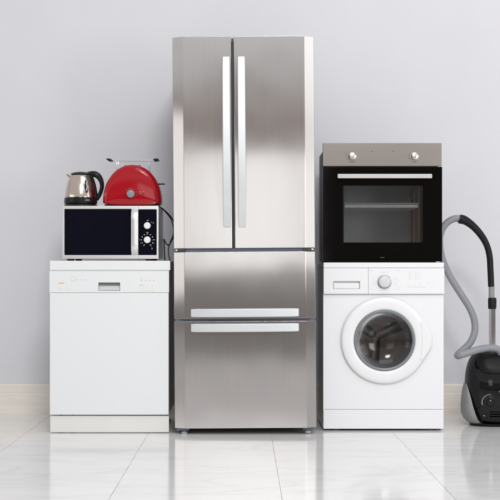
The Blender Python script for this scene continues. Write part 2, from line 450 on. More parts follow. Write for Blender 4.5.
for i, x in enumerate((0.158, 0.178, 0.199, 0.219)):
    b1 = btn(x-0.0085, x+0.0085, 0.695, 0.731, 'cream')
    btn(x-0.0028, x+0.0028, 0.7455, 0.7495, 'mark', cp, 'indicator', YD, 0.0005)
    btn(x-0.0016, x+0.0016, 0.7515, 0.7555, 'markl' if i else 'markr', cp, 'indicator', YD, 0.0004)
    if i == 0: btn(x-0.0065, x+0.0065, 0.7245, 0.7275, 'markr', b1, 'button_mark', YD-0.0012, 0.0005)
B('door', 'white_d', D, DX0+0.002, DX1-0.002, YD+0.001, YD+0.0215, 0.0905, 0.6880, 0.002)
B('plinth', 'plinth', D, DX0+0.002, DX1-0.001, YD+0.012, YD+0.045, 0.003, 0.0845, 0.002)
for x in (-0.25, 0.25):
    for y in (0.0, 0.42):
        bm = bmesh.new(); lathe(bm, [(0.02, 0.0), (0.02, 0.01), (0.008, 0.012), (0.008, 0.089)], c=(x, y, 0), n=18); finish('foot', bm, 'black', D)

# ------------------------------------------------------------------ microwave
MWT = 1.1165
W = empty('microwave', (-0.660, 0, 0.845), 'silver framed microwave oven with black glass door and two white knobs on the dishwasher', 'microwave')
def w(z): return z - 0.845
wx0, wx1 = -0.238, 0.238
YM = -0.05
B('body', 'steel_m', W, wx0+0.004, wx1-0.001, YM+0.0225, YM+0.375, w(0.8565), w(1.1145), 0.004)
bm = bmesh.new()
slab_holes(bm, wx0, wx1, w(0.8545), w(MWT), YM, YM+0.022, [(-0.2265, 0.1045, w(0.8735), w(1.1010), 0.004), (0.1395, 0.2285, w(0.8735), w(1.0990), 0.003)])
fr = finish('front_frame', bm, 'steel_m', W, 0.0012)
bm = bmesh.new(); prism_y(bm, rrect(-0.2262, 0.1042, w(0.8738), w(1.1007), 0.004), YM+0.0006, YM+0.0035)
finish('door_glass', bm, 'glassblk', W, 0.0005, 1)
bm = bmesh.new(); prism_y(bm, rrect(0.1398, 0.2282, w(0.8738), w(1.0987), 0.005), YM-0.0004, YM+0.0026)
pn = finish('control_panel', bm, 'glassblk', W, 0.0006, 1)
B('door_seam', 'black', W, 0.1383, 0.1392, YM-0.0003, YM+0.001, w(0.857), w(1.1140))
# handle: upright bar, ends curving back
bm = bmesh.new(); n = 36; rings = []
for i in range(n+1):
    t = i/n; z = 0.8735 + (1.1010-0.8735)*t
    q = abs(2*t-1); out = 0.027*(1 - max(0, (q-0.55)/0.45)**2.2)
    y = YM - 0.002 - out; e = min(t, 1-t)*n
    yb = y + 0.010 if e > 3 else YM + 0.0
    row = []
    for k in range(7):                        # gently convex face
        u = -1 + 2*k/6; row.append((0.1215 + 0.0165*u, y + 0.003*u*u, w(z)))
    row += [(0.138, yb, w(z)), (0.105, yb, w(z))]
    rings.append([bm.verts.new(p) for p in row])
m = len(rings[0])
for i in range(n):
    for j in range(m): bm.faces.new((rings[i][j], rings[i][(j+1) % m], rings[i+1][(j+1) % m], rings[i+1][j]))
bm.faces.new(rings[0]); bm.faces.new(rings[-1])
finish('handle', bm, 'steel_m', W, angle=50)
def knob_y(parent, name, mat, x, z, r, y, depth, n=40, prof=None):
    bm = bmesh.new()
    lathe(bm, prof or [(r, 0.0), (r*0.97, -depth*0.75), (r*0.88, -depth*0.95), (r*0.7, -depth), (0.0005, -depth)], axis='Y', c=(x, y, z), n=n)
    return finish(name, bm, mat, parent, angle=40)
for z in (1.0185, 0.9485):
    k = knob_y(W, 'knob', 'white_p', 0.183, w(z), 0.0172, YM-0.0005, 0.018)
    B('pointer', 'mark', k, 0.1822, 0.1838, YM-0.0189, YM-0.0180, w(z)+0.004, w(z)+0.012)
ticks = []
def tick(x, z, dx, dz): ticks.append((x-dx, x+dx, YM-0.0008, YM-0.0002, w(z-dz), w(z+dz)))
for k in range(11):
    a = R(90 - 150 + 30*k)
    if abs(math.degrees(a) + 90) < 10: continue
    tick(0.183+0.030*math.cos(a), 0.9485+0.029*math.sin(a), 0.0022, 0.0022)
    if k in (0, 1, 2, 8, 9, 10): tick(0.183+0.038*math.cos(a), 0.9485+0.034*math.sin(a), 0.0014, 0.0010)
for x, z in ((0.183, 1.043), (0.187, 1.046), (0.205, 1.036), (0.213, 1.032), (0.186, 0.985), (0.180, 0.985), (0.206, 0.908), (0.206, 0.903)): tick(x, z, 0.0015, 0.0019)
boxes('knob_scale', 'markw', pn, [t for t in ticks if t[4] > w(1.02)])
boxes('knob_scale', 'markw', pn, [t for t in ticks if w(0.912) < t[4] <= w(1.02)])
boxes('small_mark', 'markw', pn, [t for t in ticks if t[4] <= w(0.912)])
for x in (-0.20, 0.19):
    for y in (YM+0.03, YM+0.33):
        bm = bmesh.new(); lathe(bm, [(0.016, 0.0), (0.018, 0.004), (0.018, 0.012)], c=(x, y, 0), n=20); finish('foot', bm, 'black', W)

# ------------------------------------------------------------------ kettle
KX, KY, KZ = -0.822, 0.075, 1.1150
K = empty('electric_kettle', (KX, KY, KZ), 'small steel electric kettle with black lid, base and loop handle, left of the toaster', 'kettle', (0, 0, 0))
bm = bmesh.new(); lathe(bm, [(0.078, 0), (0.083, 0.003), (0.084, 0.010), (0.080, 0.0155), (0.072, 0.0165)], n=64); finish('power_base', bm, 'black', K)
bm = bmesh.new(); lathe(bm, [(0.074, 0.0175), (0.082, 0.019), (0.0835, 0.026), (0.0825, 0.044), (0.0795, 0.0478), (0.074, 0.0480)], n=64); finish('lower_ring', bm, 'black', K)
kp = [(0.0800, 0.048), (0.0800, 0.052), (0.0785, 0.065), (0.0760, 0.082), (0.0728, 0.100), (0.0685, 0.118), (0.0630, 0.136), (0.0570, 0.151), (0.0515, 0.161), (0.0490, 0.1635)]
bm = bmesh.new(); lathe(bm, kp, n=72); finish('body', bm, 'kettle', K)
def kr(z):
    for (r0, z0), (r1, z1) in zip(kp, kp[1:]):
        if z0 <= z <= z1 and z1 > z0: return r0 + (r1-r0)*(z-z0)/(z1-z0)
    return kp[-1][0]
bm = bmesh.new(); lathe(bm, [(0.0525, 0.1625), (0.0535, 0.166), (0.050, 0.170), (0.036, 0.1755), (0.016, 0.179), (0.0005, 0.180)], n=48); lid = finish('lid', bm, 'black', K)
# spout: a pointed V lip at the left
bm = bmesh.new(); rings = []
for i in range(9):
    t = i/8
    cx = -0.034 - 0.040*t; cz = 0.1605 + 0.003*t*t; hw = 0.030*(1-t)**0.7 + 0.0025; dp = 0.040*(1-t)**0.9 + 0.003
    ring = []
    for k in range(13):
        a = PI*k/12
        ring.append(bm.verts.new((cx, hw*math.cos(a), cz + 0.0 - dp*math.sin(a) + 0.004)))
    rings.append(ring)
for i in range(8):
    for j in range(12): bm.faces.new((rings[i][j], rings[i][j+1], rings[i+1][j+1], rings[i+1][j]))
    bm.faces.new((rings[i][12], rings[i][0], rings[i+1][0], rings[i+1][12]))
bm.faces.new(rings[0]); bm.faces.new(rings[-1])
finish('spout', bm, 'kettle', K, angle=50)
# loop handle and spine
def flat(a, b, n=16): return [(a*math.cos(2*PI*i/n), b*math.sin(2*PI*i/n)) for i in range(n)]
bm = bmesh.new()
hp = [(0.030, 0, 0.166), (0.055, 0, 0.1695), (0.076, 0, 0.166), (0.093, 0, 0.152), (0.1045, 0, 0.128), (0.1065, 0, 0.104), (0.101, 0, 0.080), (0.091, 0, 0.058), (0.078, 0, 0.040)]
sweep(bm, catmull([Vector(p) for p in hp], 8), flat(0.0135, 0.0120), radius=lambda t, i: 0.85 + 0.45*math.exp(-((t-0.25)/0.22)**2) + 0.1*(t > 0.9)*(t-0.9)*10)
finish('handle', bm, 'black', K)
bm = bmesh.new()
sp = [(kr(z)-0.001, 0, z) for z in (0.158, 0.148, 0.13, 0.11, 0.09, 0.07, 0.05)]
sweep(bm, catmull([Vector(p) for p in [(0.044, 0, 0.168)] + sp + [(0.079, 0, 0.042)]], 6), flat(0.0160, 0.0075))
finish('handle_spine', bm, 'black', K)
# water gauge on the body, turned to the right
def on_body(th, z, off=0.0): r = kr(z)+off; return Vector((r*math.sin(th), -r*math.cos(th), z))
gt, gz, ga, gb = R(29), 0.1005, 0.155, 0.036
gl = []
for i in range(40):
    a = 2*PI*i/40; gl.append(on_body(gt + ga*math.cos(a)*0.95, gz + gb*math.sin(a), 0.0012))
bm = bmesh.new(); sweep(bm, gl + [gl[0], gl[1]], circ(0.0022, 8), closed_ends=False); finish('gauge_rim', bm, 'chrome', K)
bm = bmesh.new(); rg = []
for j in range(13):
    v = -0.97 + 1.94*j/12; wdt = math.sqrt(max(0.0, 1-v*v))
    rg.append([bm.verts.new(on_body(gt + ga*0.93*wdt*(-1+2*i/8), gz+gb*v, 0.0010)) for i in range(9)])
for j in range(12):
    for i in range(8): bm.faces.new((rg[j][i], rg[j][i+1], rg[j+1][i+1], rg[j+1][i]))
finish('water_gauge', bm, 'gloss', K)
bm = bmesh.new(); tube(bm, [on_body(gt+0.02, gz+0.020, 0.002), on_body(gt+0.05, gz+0.0, 0.002), on_body(gt-0.02, gz-0.022, 0.002)], 0.0024, 8); finish('gauge_float', bm, 'markw', K)
bm = bmesh.new()
for k, th in enumerate((26, 29.5, 33, 36.5)):
    p = Vector((0.0842*math.sin(R(th)), -0.0842*math.cos(R(th)), 0.033)); box(bm, p.x-0.0017, p.x+0.0017, p.y-0.0004, p.y+0.002, p.z-0.0022, p.z+0.0022)
finish('base_mark', bm, 'mark', K)

# ------------------------------------------------------------------ toaster
TX, TY, TZ = -0.5595, 0.085, 1.1150
T = empty('toaster', (TX, TY, TZ), 'glossy red round shouldered toaster with grey dial and wire bun rack on the microwave', 'toaster')
half = [(0.146, 0.008), (0.1465, 0.02), (0.1455, 0.04), (0.1435, 0.058), (0.139, 0.078), (0.131, 0.099), (0.1185, 0.121), (0.103, 0.1405), (0.0855, 0.1565), (0.064, 0.170), (0.040, 0.1795), (0.015, 0.1845)]
half = [(x, 0.009+(z-0.008)*1.152) for x, z in half]
sil = [(x, z) for x, z in half] + [(-x, z) for x, z in reversed(half)]
hd = 0.085; Rr = 0.030
lv = []
for s in (1.0,):
    for sc, yo in ((0.02, -0.0075), (0.25, -0.0073), (0.5, -0.0062), (0.72, -0.0042), (0.88, -0.0015)): lv.append((sc, -hd+0.004+yo, True))
for k in range(8):
    ph = R(90*k/7); lv.append((1 - Rr*(1-math.sin(ph))/0.146*0.95, -hd + 0.004 + Rr*(1-math.cos(ph)), False))
front = lv[:]
back = [(sc, -y, f) for sc, y, f in reversed(lv)]
bm = bmesh.new(); rings = []
for sc, y, f in front + back:
    rings.append([bm.verts.new((x*sc, y, 0.009 + (z-0.009)*sc + (0.075*(1-sc) if f else 0))) for x, z in sil])
n = len(sil)
for k in range(len(rings)-1):
    for i in range(n): bm.faces.new((rings[k][i], rings[k][(i+1) % n], rings[k+1][(i+1) % n], rings[k+1][i]))
bm.faces.new(rings[0]); bm.faces.new(rings[-1])
o = finish('shell', bm, 'red', T, angle=50)
sm = o.modifiers.new('sub', 'SUBSURF'); sm.levels = 1; sm.render_levels = 2
B('base_skirt', 'black', T, -0.136, 0.136, -0.075, 0.075, 0.0015, 0.0120, 0.003)
for y in (-0.026, 0.026):
    B('bread_slot', 'blackm', T, -0.040, 0.040, y-0.013, y+0.013, 0.190, 0.2105, 0.002)
kb = knob_y(T, 'dial', 'knobgrey', -0.004, 0.0635, 0.0205, -0.0872, 0.014)
B('pointer', 'markl', kb, -0.0050, -0.0030, -0.1018, -0.1010, 0.069, 0.080)
knob_y(T, 'button', 'rubber', 0.042, 0.0645, 0.0055, -0.0850, 0.005, n=20)
knob_y(T, 'button', 'red', 0.060, 0.0645, 0.0050, -0.0840, 0.004, n=20)
mk = []
for a in (60, 78, 96, 114, 138, 20, -10):
    x = -0.004 + 0.028*math.cos(R(a)); z = 0.0635 + 0.027*math.sin(R(a)); mk.append((x-0.0012, x+0.0012, -0.0892, -0.0850, z-0.0010, z+0.0010))
mk += [(0.058, 0.062, -0.0885, -0.0830, 0.0745, 0.0760), (0.040, 0.044, -0.0890, -0.0840, 0.0735, 0.0748)]
boxes('dial_markings', 'markw', T, mk)
B('lever', 'black', T, 0.118, 0.160, -0.012, 0.012, 0.1155, 0.1215, 0.002)
# bun rack
bm = bmesh.new()
for y in (-0.038, 0.038):
    tube(bm, [(-0.118, y, 0.2395), (-0.08, y, 0.2370), (0, y, 0.2360), (0.08, y, 0.2370), (0.118, y, 0.2395)], 0.0017, 8)
    for x in (-0.078, 0.084): tube(bm, [(x, y, 0.2365), (x, y, 0.215), (x, y*0.8, 0.175)], 0.0014, 8)
for x in (-0.078, -0.04, 0.0, 0.04, 0.084): tube(bm, [(x, -0.038, 0.2372), (x, 0, 0.2372), (x, 0.038, 0.2372)], 0.0014, 8)
rk = finish('bun_rack', bm, 'chrome', T)
for sx in (-1, 1):
    for y in (-0.038, 0.038):
        bm = bmesh.new(); sweep(bm, [Vector((sx*(0.104+0.0045*i), y, 0.2380+0.0006*i)) for i in range(7)], circ(1, 12), radius=lambda t, i: (0.0026, 0.0038, 0.0044, 0.0046, 0.0044, 0.0036, 0.0018)[i]); finish('rack_grip', bm, 'black', rk)
bm = bmesh.new(); tube(bm, [(0.105, 0.085, 0.020), (0.125, 0.14, 0.012), (0.155, 0.165, -0.012), (0.185, 0.175, -0.045), (0.202, 0.178, -0.085), (0.202, 0.18, -0.120), (0.188, 0.18, -0.155), (0.168, 0.178, -0.185), (0.152, 0.18, -0.172), (0.144, 0.20, -0.155), (0.138, 0.30, -0.20), (0.138, 0.44, -0.45), (0.12, 0.50, -0.9)], 0.0031, 10); finish('power_cord', bm, 'black', T)
bm = bmesh.new(); tube(bm, [(-0.18, 0.11, 0.006), (0.0, 0.16, 0.004), (0.12, 0.215, 0.006), (0.155, 0.225, -0.018), (0.178, 0.23, -0.05), (0.190, 0.23, -0.09), (0.189, 0.235, -0.13), (0.175, 0.24, -0.165), (0.160, 0.30, -0.21), (0.165, 0.40, -0.28), (0.19, 0.50, -0.45)], 0.0028, 10); co = finish('power_cord', bm, 'black', K)
co.location = (TX-KX, TY-KY, TZ-KZ)

# ------------------------------------------------------------------ washing machine
WM = empty('washing_machine', (0.6945, 0, 0), 'white front loading washing machine with round porthole door under the oven', 'washing machine')
wx = 0.2995; yF = 0.0
DC = (0.0035, 0.450)      # door centre, local
# cabinet: closed box whose front has a round opening
bm = bmesh.new()
z0, z1 = 0.107, 0.6785
angs = sorted(set([2*PI*i/96 for i in range(96)] + [math.atan2(zc-DC[1], xc-DC[0]) % (2*PI) for xc in (-wx, wx) for zc in (z0, z1)]))
inner, outer, deep = [], [], []
for a in angs:
    c, s = math.cos(a), math.sin(a)
    tx = ((wx-DC[0])/c if c > 1e-9 else (-wx-DC[0])/c if c < -1e-9 else 1e9); tz = ((z1-DC[1])/s if s > 1e-9 else (z0-DC[1])/s if s < -1e-9 else 1e9)
    t = min(tx, tz)
    outer.append(bm.verts.new((DC[0]+c*t, yF+0.004, DC[1]+s*t)))
    inner.append(bm.verts.new((DC[0]+c*0.165, yF+0.004, DC[1]+s*0.165)))
    deep.append(bm.verts.new((DC[0]+c*0.165, yF+0.03, DC[1]+s*0.165)))
na = len(angs)
for i in range(na):
    j = (i+1) % na
    bm.faces.new((inner[i], inner[j], outer[j], outer[i])); bm.faces.new((inner[i], inner[j], deep[j], deep[i]))
finish('front_panel', bm, 'white', WM, angle=30)
bm = bmesh.new()
# sides, back, top and base of the cabinet
box(bm, -wx, -wx+0.004, yF+0.0045, 0.545, 0.010, 0.810); box(bm, wx-0.004, wx, yF+0.0045, 0.545, 0.010, 0.810)
box(bm, -wx+0.0045, wx-0.0045, 0.541, 0.545, 0.010, 0.810); box(bm, -wx+0.0045, wx-0.0045, yF+0.03, 0.5405, 0.012, 0.016)
finish('cabinet', bm, 'white', WM, smooth=False)
B('lid', 'white', WM, -wx, wx+0.001, yF-0.004, 0.548, 0.8102, 0.8375, 0.004, 3)
# control fascia with detergent drawer pull
bm = bmesh.new()
slab_holes(bm, -0.0768, wx+0.002, 0.680, 0.8095, yF-0.010, yF+0.02, [])
fa = finish('control_panel', bm, 'white_p', WM, 0.003, 3)
bm = bmesh.new()
slab_holes(bm, -wx, -0.0775, 0.680, 0.8095, yF-0.010, yF+0.02, [(-0.2515, -0.1190, 0.7055, 0.7440, 0.016)])
dt = finish('detergent_drawer', bm, 'white_p', WM, 0.003, 3)
B('pull_lip', 'white_p', dt, -0.249, -0.1215, yF-0.0085, yF+0.004, 0.7062, 0.7345, 0.003)
YP = yF-0.010
kx, kz = 0.0035, 0.741
bm = bmesh.new(); lathe(bm, [(0.0345, 0.0), (0.0345, -0.006), (0.0325, -0.008)], axis='Y', c=(kx, YP, kz-0.001), n=48); kc = finish('dial_collar', bm, 'chrome', fa, angle=40)
bm = bmesh.new(); lathe(bm, [(0.0305, -0.006), (0.0300, -0.020), (0.0270, -0.0245), (0.018, -0.026), (0.0005, -0.0265)], axis='Y', c=(kx, YP, kz+0.0008), n=48); finish('dial', bm, 'dialgrey', kc, angle=50)
def pm(name, mat, lst): return boxes(name, mat, fa, [(x0, x1, YP-0.0004, YP+0.001, z0, z1) for x0, x1, z0, z1 in lst])
bx0, bx1, bz0, bz1, L, t_ = -0.068, 0.074, 0.703, 0.799, 0.017, 0.0011
_f = [(bx0, bx0+L, bz1-t_, bz1), (bx0, bx0+t_, bz1-L, bz1-t_-.0001), (bx1-L, bx1, bz1-t_, bz1), (bx1-t_, bx1, bz1-L, bz1-t_-.0001), (bx0, bx0+L, bz0, bz0+t_), (bx0, bx0+t_, bz0+t_+.0001, bz0+L), (bx1-L, bx1, bz0, bz0+t_), (bx1-t_, bx1, bz0+t_+.0001, bz0+L)]
for _k in range(0, 8, 2): pm('frame_corner', 'markl', _f[_k:_k+2])
tl = []
for k in range(15):
    a = R(-30 + 240*k/14); x = kx+0.043*math.cos(a); z = kz+0.0405*math.sin(a); tl.append((x-0.0018, x+0.0018, z-0.0009, z+0.0009))
for k in range(4):
    for s in (-1, 1):
        x = kx + s*0.0555; z = kz + 0.024 - 0.013*k; tl.append((x-0.006, x+0.006, z-0.0007, z+0.0007))
tl += [(kx-0.021, kx-0.004, kz+0.0475, kz+0.0490), (kx+0.004, kx+0.020, kz+0.0475, kz+0.0490)]
pm('dial_markings', 'markl', tl)
for x in (0.1275, 0.159):
    for k in range(4): pm('indicator', 'mark', [(x-0.0013, x+0.0013, 0.755+0.0105*k, 0.760+0.0105*k)])
pm('panel_text', 'markl', [(0.134, 0.141, 0.757+0.0105*k, 0.7582+0.0105*k) for k in range(4)])
pm('panel_text', 'markl', [(0.166, 0.166+0.012+0.005*((k*2) % 3), 0.757+0.0105*k, 0.7582+0.0105*k) for k in range(4)])
pm('panel_text', 'markl', [(0.215, 0.232, 0.735, 0.7362)])
for k in range(3):
    x0 = 0.1195 + 0.0315*k
    bm = bmesh.new(); prism_y(bm, rrect(x0, x0+0.0285, 0.7155, 0.740, 0.006), YP-0.0018, YP+0.001); finish('button', bm, 'white_p', fa, 0.0006, 2)
B('kick_panel', 'white', WM, -wx+0.001, wx-0.001, yF+0.001, yF+0.025, 0.0095, 0.1055, 0.0015)
for x in (-0.235, 0.272):
    bm = bmesh.new(); lathe(bm, [(0.019, 0.0), (0.019, 0.006), (0.010, 0.0065), (0.010, 0.0115)], c=(x, 0.045, 0), n=20); finish('foot', bm, 'rubber', WM)
for x in (-0.26, 0.26):
    bm = bmesh.new(); lathe(bm, [(0.019, 0.0), (0.019, 0.006), (0.010, 0.0065), (0.010, 0.0115)], c=(x, 0.50, 0), n=20); finish('foot', bm, 'rubber', WM)
boxes('base_tray', 'dark', WM, [(-0.225, 0.20, yF+0.03, yF+0.3, 0.0045, 0.0115)])
# --- door: white ring with a lug at the right
door_out = []
RB, r2, c2 = 0.2160, 0.105, 0.1345
al = math.acos((RB-r2)/c2)
NA = 144
for i in range(NA):
    a = 2*PI*i/NA
    aa = a if a <= PI else a-2*PI
    # point on the hull in direction a from the centre (ray march on the support lines)
    c, s = math.cos(aa), math.sin(aa)
    best = RB
    # straight tangents
    for sg in (1, -1):
        nx, nz = math.cos(al), sg*math.sin(al)
        p1 = Vector((RB*nx, RB*nz)); p2 = Vector((c2+r2*nx, r2*nz))
        d = p2-p1; den = c*d.y - s*d.x
        if abs(den) > 1e-9:
            t = (p1.x*d.y - p1.y*d.x)/den; u = (p1.x*s - p1.y*c)/den
            if t > 0 and 0 <= u <= 1: best = max(best, t)
    disc = r2*r2 - (c2*s)**2
    if disc > 0:
        t = c2*c + math.sqrt(disc)
        if t > best: best = t
    door_out.append(best)
bm = bmesh.new()
DP = [(0.0, -0.0190, 1), (0.004, -0.0235, 1), (0.012, -0.0250, 1), (0.03, -0.0262, 0), ]
rings = []
def ring(fn):
    r = []
    for i in range(NA):
        a = 2*PI*i/NA; rad, y = fn(i); y *= 0.55; r.append(bm.verts.new((DC[0]+rad*math.cos(a), y, DC[1]+rad*math.sin(a))))
    rings.append(r)
ring(lambda i: (0.1515, yF+0.002)); ring(lambda i: (0.1515, yF-0.018)); ring(lambda i: (0.1530, yF-0.0225)); ring(lambda i: (0.158, yF-0.0275))
ring(lambda i: (0.168, yF-0.0305))
ring(lambda i: (0.168+(door_out[i]-0.168)*0.45, yF-0.0315)); ring(lambda i: (door_out[i]-0.012, yF-0.0290)); ring(lambda i: (door_out[i]-0.005, yF-0.0245))
ring(lambda i: (door_out[i]-0.0012, yF-0.017)); ring(lambda i: (door_out[i], yF-0.008)); ring(lambda i: (door_out[i]-0.001, yF+0.0025))
for k in range(len(rings)-1):
    for i in range(NA): bm.faces.new((rings[k][i], rings[k][(i+1) % NA], rings[k+1][(i+1) % NA], rings[k+1][i]))
wd = finish('door', bm, 'white_p', WM, angle=60)
# grip plate on the lug
pts = []
for i in range(13):
    z = -0.088 + 0.176*i/12; pts.append((0.186 - 0.6*z*z + (0.0 if 0 < i < 12 else -0.005), z))
for i in range(13):
    z = 0.100 - 0.200*i/12
    ix_ = min(range(NA), key=lambda k: abs(door_out[k]*math.sin(2*PI*k/NA)-z) + (0 if math.cos(2*PI*k/NA) > 0 else 9))
    x = door_out[ix_]*math.cos(2*PI*ix_/NA); pts.append((x-0.0085, z))
bm = bmesh.new(); prism_y(bm, [(DC[0]+x, DC[1]+z) for x, z in pts], yF-0.0195, yF-0.012); finish('grip', bm, 'white_p', wd, 0.0012, 2)
bm = bmesh.new(); lathe(bm, [(0.1512, -0.006), (0.1512, -0.0145), (0.1495, -0.0165), (0.1455, -0.0170), (0.1410, -0.0155), (0.1385, -0.013), (0.1378, -0.008)], axis='Y', c=(DC[0], yF, DC[1]), n=96, cap=False); finish('porthole_ring', bm, 'ringgrey', wd, angle=50)
bm = bmesh.new(); lathe(bm, [(0.1378, -0.010), (0.131, -0.004), (0.121, 0.006), (0.106, 0.016), (0.086, 0.0245), (0.062, 0.031), (0.036, 0.0345), (0.015, 0.0357), (0.0008, 0.036)], axis='Y', c=(DC[0], yF, DC[1]), n=96, cap=False); finish('porthole_glass', bm, 'wglass', wd, angle=80)
bm = bmesh.new(); lathe(bm, [(0.1640, 0.006), (0.163, 0.03), (0.158, 0.045), (0.162, 0.060), (0.158, 0.075), (0.165, 0.085), (0.225, 0.095)], axis='Y', c=(DC[0], yF, DC[1]), n=96, cap=False); finish('door_gasket', bm, 'gasketr', WM, angle=80)
bm = bmesh.new()
lathe(bm, [(0.225, 0.0952), (0.235, 0.12), (0.235, 0.39), (0.21, 0.402), (0.0008, 0.392)], axis='Y', c=(DC[0], yF, DC[1]), n=96, cap=False)
dm = finish('drum', bm, 'drum', WM, angle=40)
for k in range(3):
    a = R(-35 + 120*k); bm = bmesh.new(); rr_ = []
    for t in range(9):
        y = 0.11 + 0.27*t/8; tw = a + 0.25*(t/8)
        hgt = 0.042; ww = 0.13
        rr_.append([bm.verts.new((DC[0]+rad*math.cos(tw+da), y, DC[1]+rad*math.sin(tw+da))) for rad, da in ((0.236, -ww), (0.215, -ww*0.6), (0.236-hgt, 0), (0.215, ww*0.6), (0.236, ww))])
    for t in range(8):
        for j in range(4): bm.faces.new((rr_[t][j], rr_[t][j+1], rr_[t+1][j+1], rr_[t+1][j]))
    bm.faces.new(rr_[0]); bm.faces.new(rr_[-1])
    finish('drum_paddle', bm, 'knobgrey', dm, angle=30)

# ribbed inner collar of the porthole
bm = bmesh.new(); NR = 84; ra = []
for k in range(NR*4):
    a = 2*PI*k/(NR*4); h = 0.0035*(1 if k % 4 in (1, 2) else 0)
    ra.append([bm.verts.new((DC[0]+r*math.cos(a), yF+y-h*(0.4 if j in (0, 3) else 1), DC[1]+r*math.sin(a))) for j, (r, y) in enumerate(((0.157, 0.046), (0.146, 0.052), (0.122, 0.062), (0.110, 0.074)))])
for k in range(NR*4):
    for j in range(3): bm.faces.new((ra[k][j], ra[k][j+1], ra[(k+1) % (NR*4)][j+1], ra[(k+1) % (NR*4)][j]))
finish('ribbed_collar', bm, 'rubber', WM, angle=30)
# pressed star on the back of the drum
bm = bmesh.new()
for k in range(3):
    a = R(25 + 120*k); c, s_ = math.cos(a), math.sin(a)
    p = [(0.0, -0.022), (0.20, -0.034), (0.20, 0.034), (0.0, 0.022)]; q_ = [(0.03, -0.012), (0.19, -0.022), (0.19, 0.022), (0.03, 0.012)]
    f = [bm.verts.new((DC[0]+x*c-z*s_, yF+0.390, DC[1]+x*s_+z*c)) for x, z in p]; g = [bm.verts.new((DC[0]+x*c-z*s_, yF+0.384, DC[1]+x*s_+z*c)) for x, z in q_]
    for j in range(4): bm.faces.new((f[j], f[(j+1) % 4], g[(j+1) % 4], g[j]))
    bm.faces.new(g)
finish('drum_star', bm, 'drum', dm, angle=30)

# ------------------------------------------------------------------ oven
O = empty('built_in_oven', (0.6885, 0, 0.8375), 'black glass built-in oven with brown steel fascia standing on the washing machine', 'oven')
def q(z): return z-0.8375
ox = 0.2965
B('control_panel', 'steel_h', O, -ox, ox-0.002, -0.004, 0.018, q(1.3165), q(1.4315), 0.0012)
fascia = O.children[-1] if O.children else None
bm = bmesh.new()
slab_holes(bm, -ox, ox, q(0.8425), q(1.3130), -0.006, 0.016, [(-0.197, 0.199, q(0.9370), q(1.2190), None)])
od = finish('door', bm, 'ovenblk', O, 0.001)
boxes('window_glass', 'oglass', od, [(-0.1968, 0.1988, -0.0057, -0.0015, q(0.9372), q(1.2188))])
for x in (-0.197, 0.192): B('inner_frame', 'blackm', od, x, x+0.007, 0.0165, 0.030, q(0.93), q(1.225))
# cavity, open at the front
bm = bmesh.new()
cx0, cx1, cz0, cz1, cy0, cy1 = -0.205, 0.2005, q(0.905), q(1.245), 0.018, 0.43
vs = {}
def cv(x, y, z): return bm.verts.new((x, y, z))
bm.faces.new([cv(cx0, cy1, cz0), cv(cx1, cy1, cz0), cv(cx1, cy1, cz1), cv(cx0, cy1, cz1)])
bm.faces.new([cv(cx0, cy0, cz0), cv(cx1, cy0, cz0), cv(cx1, cy1, cz0), cv(cx0, cy1, cz0)])
bm.faces.new([cv(cx0, cy0, cz1), cv(cx1, cy0, cz1), cv(cx1, cy1, cz1), cv(cx0, cy1, cz1)])
bm.faces.new([cv(cx0, cy0, cz0), cv(cx0, cy1, cz0), cv(cx0, cy1, cz1), cv(cx0, cy0, cz1)])
cav = finish('cavity', bm, 'cavity', O, smooth=False)
B('side_wall', 'cavity_w', cav, cx1+0.0002, cx1+0.003, cy0, cy1, cz0, cz1)
for sx in (-1, 1):
    bm = bmesh.new()
    for z in (0.95, 1.0, 1.05, 1.1, 1.14, 1.19): tube(bm, [(sx*0.190, 0.04, q(z)), (sx*0.190, 0.2, q(z)), (sx*0.190, 0.41, q(z))], 0.0022, 8, 3)
    for y in (0.045, 0.225, 0.405): tube(bm, [(sx*0.190, y, q(0.93)), (sx*0.190, y, q(1.07)), (sx*0.190, y, q(1.21))], 0.0025, 8, 3)
    finish('side_rail', bm, 'chrome', cav)
bm = bmesh.new()
for y in (0.05, 0.40): tube(bm, [(-0.186, y, q(1.134)), (0, y, q(1.134)), (0.186, y, q(1.134))], 0.0032, 8, 4)
for k in range(19): tube(bm, [(-0.180+0.0200*k, 0.05, q(1.136)), (-0.180+0.0200*k, 0.22, q(1.136)), (-0.180+0.0200*k, 0.40, q(1.136))], 0.0014, 6, 2)
finish('rack', bm, 'markw', O)
bm = bmesh.new()
slab = [(-0.205, 0.205)]
box(bm, -0.180, 0.180, 0.045, 0.40, q(1.112), q(1.115)); box(bm, -0.184, 0.184, 0.040, 0.045, q(1.112), q(1.128)); box(bm, -0.184, -0.1801, 0.0455, 0.40, q(1.112), q(1.128)); box(bm, 0.1801, 0.184, 0.0455, 0.40, q(1.112), q(1.128))
finish('baking_tray', bm, 'cavity', O, smooth=False)
bm = bmesh.new(); lathe(bm, [(0.0018, 0), (0.0018, 0.170)], c=(0.1700, 0.300, q(0.985)), n=10); finish('corner_highlight', bm, 'markw', O)  # pale rod shaped as the highlight along the cavity's back corner
# outer housing
bm = bmesh.new(); box(bm, -0.280, 0.280, 0.4325, 0.56, q(0.8485), q(1.415))
box(bm, -0.280, 0.280, 0.0185, 0.432, q(1.2465), q(1.415)); box(bm, -0.280, 0.280, 0.0185, 0.432, q(0.8485), q(0.9035))
box(bm, -0.280, -0.230, 0.0185, 0.432, q(0.904), q(1.246)); box(bm, 0.230, 0.280, 0.0185, 0.432, q(0.904), q(1.246))
finish('housing', bm, 'side', O, smooth=False)
B('base_rail', 'dark', O, -0.27, 0.27, 0.02, 0.50, q(0.8378), q(0.8482), 0.001)
B('door_trim', 'dark', O, -ox+0.002, -0.281, 0.0185, 0.026, q(0.845), q(1.31), 0.001)
